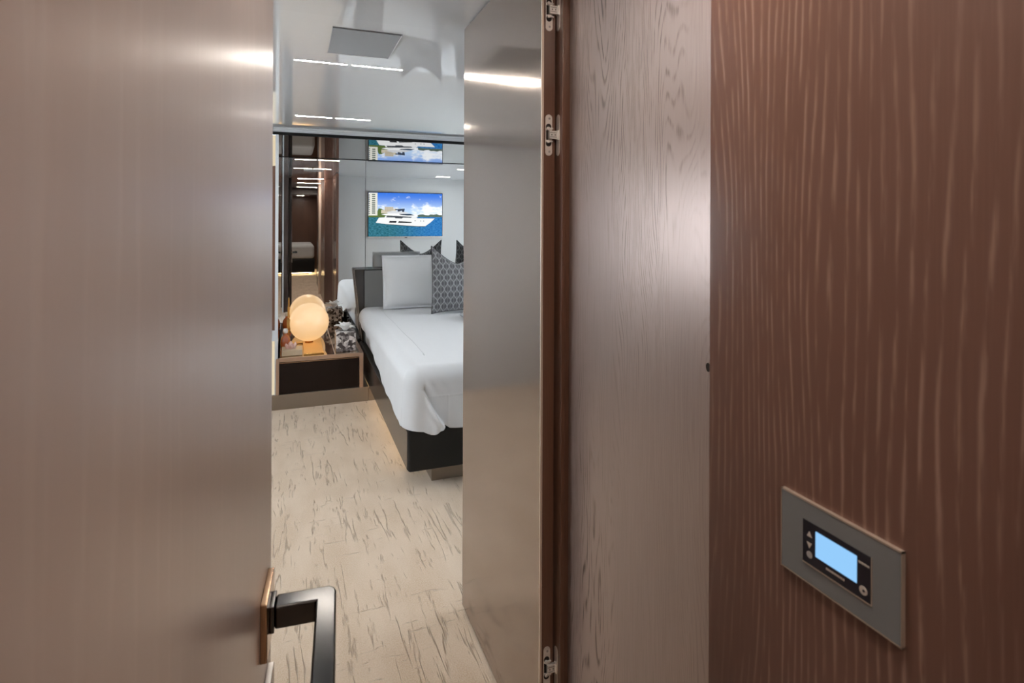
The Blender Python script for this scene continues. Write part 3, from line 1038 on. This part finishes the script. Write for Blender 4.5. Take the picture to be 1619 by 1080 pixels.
def white_pillow(label, loc, lean, yaw):
    bm, out = pillow(0.47, 0.47, 0.17, 0.012, fl=0.07, power=0.42)
    p = build('pillow', bm, M['white_pillow'], smooth=True, origin=(0, 0, 0))
    bm = new()
    s = 0.90
    tube(bm, [(a * s, -0.0052, 0.235 + (b - 0.235) * s) for a, b in out], 0.0013, 6, True)
    build('stitched_hem', bm, M['white_pillow'], p, smooth=True, origin=(0, 0, 0))
    tag(p, label, 'pillow', 'white pillows against the headboard')
    return place(p, loc, lean, yaw)


def lattice_cushion(label, loc, lean, yaw, roll=0.0):
    bm, out = pillow(0.47, 0.545, 0.17, 0.05, power=0.55, ears=0.02, chop=0.135)
    p = build('cushion', bm, M['lattice'], smooth=True, origin=(0, 0, 0))
    bm = new()
    tube(bm, [(a, 0.0, b) for a, b in out], 0.005, 8, True)
    build('piping', bm, M['piping'], p, smooth=True, origin=(0, 0, 0))
    tag(p, label, 'cushion', 'grey lattice cushions on the bed')
    return place(p, loc, lean, yaw, roll)


white_pillow('white square pillow leaning on headboard, left of lattice cushion', (0.962, 5.05, 0.656), -12, 0)
white_pillow('white square pillow seen only in mirror at the right', (1.95, 5.05, 0.656), -12, 0)
lattice_cushion('grey lattice cushion in front of the white pillow', (1.300, 4.66, 0.667), -8, 3, 0)
lattice_cushion('grey lattice cushion whose tip shows in mirror far right', (1.90, 4.68, 0.667), -9, -4, 0)

# corner of a grey folded throw on the duvet
tag(build('throw', b1((1.243, 4.20, 0.6625), (1.72, 4.46, 0.690)), M['throw'], None, 0.012, seg=3),
    'folded grey throw on the duvet by satin door edge', 'throw')

# ================================================================ television on the doorway wall (seen in the mirror)
TX0, TX1, TZ0, TZ1 = 1.125, 2.357, 1.165, 1.890
tv = thing('television', 'flat television showing a white yacht, reflected in mirror', 'television', (1.74, 1.37, TZ0))
build('back_shell', b1((TX0 - 0.004, 1.3605, TZ0 - 0.008), (TX1 + 0.004, 1.399, TZ1 + 0.006)), M['bezel'], tv, 0.004)
build('lower_rim', b1((TX0 - 0.004, 1.398, TZ0 - 0.010), (TX1 + 0.004, 1.403, TZ0 + 0.002)), M['steel'], tv)
build('sensor', b1((1.74 - 0.02, 1.392, TZ0 - 0.022), (1.74 + 0.02, 1.402, TZ0 - 0.010)), M['bezel'], tv)


def tv_uv(x, y):           # picture coordinates of the screen image
    u = (x - 117) / (1222 - 117)
    v = (780 - y) / (780 - 140)
    return TX0 + 0.006 + u * (TX1 - TX0 - 0.012), TZ0 + 0.006 + v * (TZ1 - TZ0 - 0.012)


def screen_material():
    m = bpy.data.materials.new('screen picture, sky and sea')
    m.use_nodes = True
    t = NT(m)
    t.t.nodes.clear()
    _, x, y, z = t.obj()                     # object origin at the lower centre of the screen
    h = t.math('DIVIDE', z, 0.71)
    u = t.math('ADD', t.math('DIVIDE', x, 1.22), 0.5)
    hz = 0.455
    sky = t.mix(t.ramp(h, hz, 1.0), srgb(196, 222, 250), srgb(62, 120, 222))
    cl = t.noise(t.xyz(t.math('MULTIPLY', u, 7), 0.0, t.math('MULTIPLY', h, 8)), 1.0, 6.0, 0.6)
    bias = t.math('ADD', t.ramp(h, 0.80, 0.50, 0.0, 0.16), t.math('MULTIPLY', t.ramp(u, 0.5, 1.0), t.ramp(h, 0.9, 0.6, 0.0, 0.14)))
    sky = t.mix(t.ramp(t.math('ADD', cl, bias), 0.56, 0.74), sky, srgb(246, 249, 253))
    sea = t.mix(t.ramp(u, 0.25, 0.95), srgb(38, 98, 108), srgb(36, 112, 196))
    rip = t.noise(t.xyz(t.math('MULTIPLY', u, 30), 0.0, t.math('MULTIPLY', h, 75)), 1.0, 4.0, 0.6)
    sea = t.mix(t.math('MULTIPLY', t.ramp(rip, 0.35, 0.7), 0.55), sea, srgb(90, 160, 190))
    sea = t.mix(t.ramp(t.math('SUBTRACT', 0.62, rip), 0.06, 0.3, 0, 0.6), sea, srgb(16, 62, 84))
    c = t.mix(t.ramp(h, hz - 0.004, hz + 0.004), sea, sky)
    e = t.n('ShaderNodeEmission')
    e.inputs['Strength'].default_value = 1.25 * LIT
    t.l(c, e.inputs['Color'])
    o = t.n('ShaderNodeOutputMaterial')
    t.l(e.outputs[0], o.inputs[0])
    return m


scr = build('screen', b1((TX0 + 0.006, 1.399, TZ0 + 0.006), (TX1 - 0.006, 1.4005, TZ1 - 0.006)), screen_material(), tv,
            origin=((TX0 + TX1) / 2, 1.4, TZ0 + 0.006))
LAYER = [1.4006]


def pic(name, polys, rgb, st=1.25):
    bm = new()
    y0 = LAYER[0]
    LAYER[0] += 0.0003
    for pts in polys:
        prism(bm, [tv_uv(*p) for p in pts], lambda a, b, d: (a, d, b), (y0, y0 + 0.0002))
    return build(name, bm, emission('picture ' + name, srgb(*rgb), st * LIT), scr)


rc = lambda x0, y0, x1, y1: [(x0, y0), (x1, y0), (x1, y1), (x0, y1)]
pic('far_shore', [[(845, 490), (845, 462), (880, 455), (930, 452), (960, 462), (1010, 466), (1040, 452), (1090, 455), (1140, 448), (1180, 462), (1220, 460), (1220, 490)]], (86, 104, 92))
pic('near_shore', [[(118, 492), (118, 452), (170, 470), (240, 430), (262, 370), (300, 372), (345, 395), (350, 440), (470, 440), (470, 500), (118, 500)]], (92, 112, 62))
pic('low_buildings', [rc(350, 345, 480, 440), rc(300, 392, 350, 440), rc(480, 372, 520, 430)], (206, 196, 176))
pic('building_windows', [rc(360 + 24 * i, 356 + 22 * j, 374 + 24 * i, 366 + 22 * j) for i in range(5) for j in range(3)], (140, 132, 120))
pic('tower', [rc(118, 142, 246, 474)], (226, 224, 214))
pic('window_column', [rc(120, 168 + 30 * j, 136, 186 + 30 * j) for j in range(10)], (92, 104, 98))
pic('window_column', [rc(166, 160 + 30 * j, 214, 178 + 30 * j) for j in range(10)], (92, 104, 98))
pic('hull', [[(222, 580), (268, 506), (372, 500), (740, 512), (1108, 514), (1040, 575), (962, 630), (850, 630), (600, 615), (480, 605), (370, 598)]], (240, 240, 240))
pic('waterline', [[(370, 598), (480, 605), (600, 615), (850, 630), (962, 630), (955, 640), (840, 639), (590, 622), (370, 604)]], (40, 52, 52))
pic('main_deck', [[(345, 505), (365, 476), (560, 470), (780, 478), (838, 500), (838, 516)]], (232, 234, 236))
pic('deck_windows', [[(372, 500), (385, 479), (515, 478), (620, 484), (762, 490), (740, 505), (625, 503), (605, 516), (510, 514), (500, 502)]], (70, 74, 80))
pic('upper_deck', [[(300, 458), (400, 442), (560, 440), (700, 448), (800, 466), (770, 478), (560, 470), (360, 468)]], (248, 248, 248))
pic('bridge_windows', [[(560, 448), (735, 448), (800, 468), (690, 471), (590, 462)]], (44, 58, 76))
pic('flybridge', [[(380, 422), (470, 402), (640, 412), (740, 442), (560, 442), (400, 442)]], (214, 216, 220))
pic('radar_arch', [[(505, 376), (648, 370), (640, 418), (612, 418), (604, 398), (560, 414), (538, 410), (545, 392), (505, 392)]], (62, 70, 86))
pic('hull_windows', [[(424, 553), (530, 553), (520, 580), (414, 578)], [(562, 556), (760, 567), (744, 582), (548, 579)]], (26, 28, 32))
for px_, py_ in ((805, 548), (890, 552), (935, 552)):
    pic('porthole', [disc(px_, py_, 8)], (120, 126, 132))
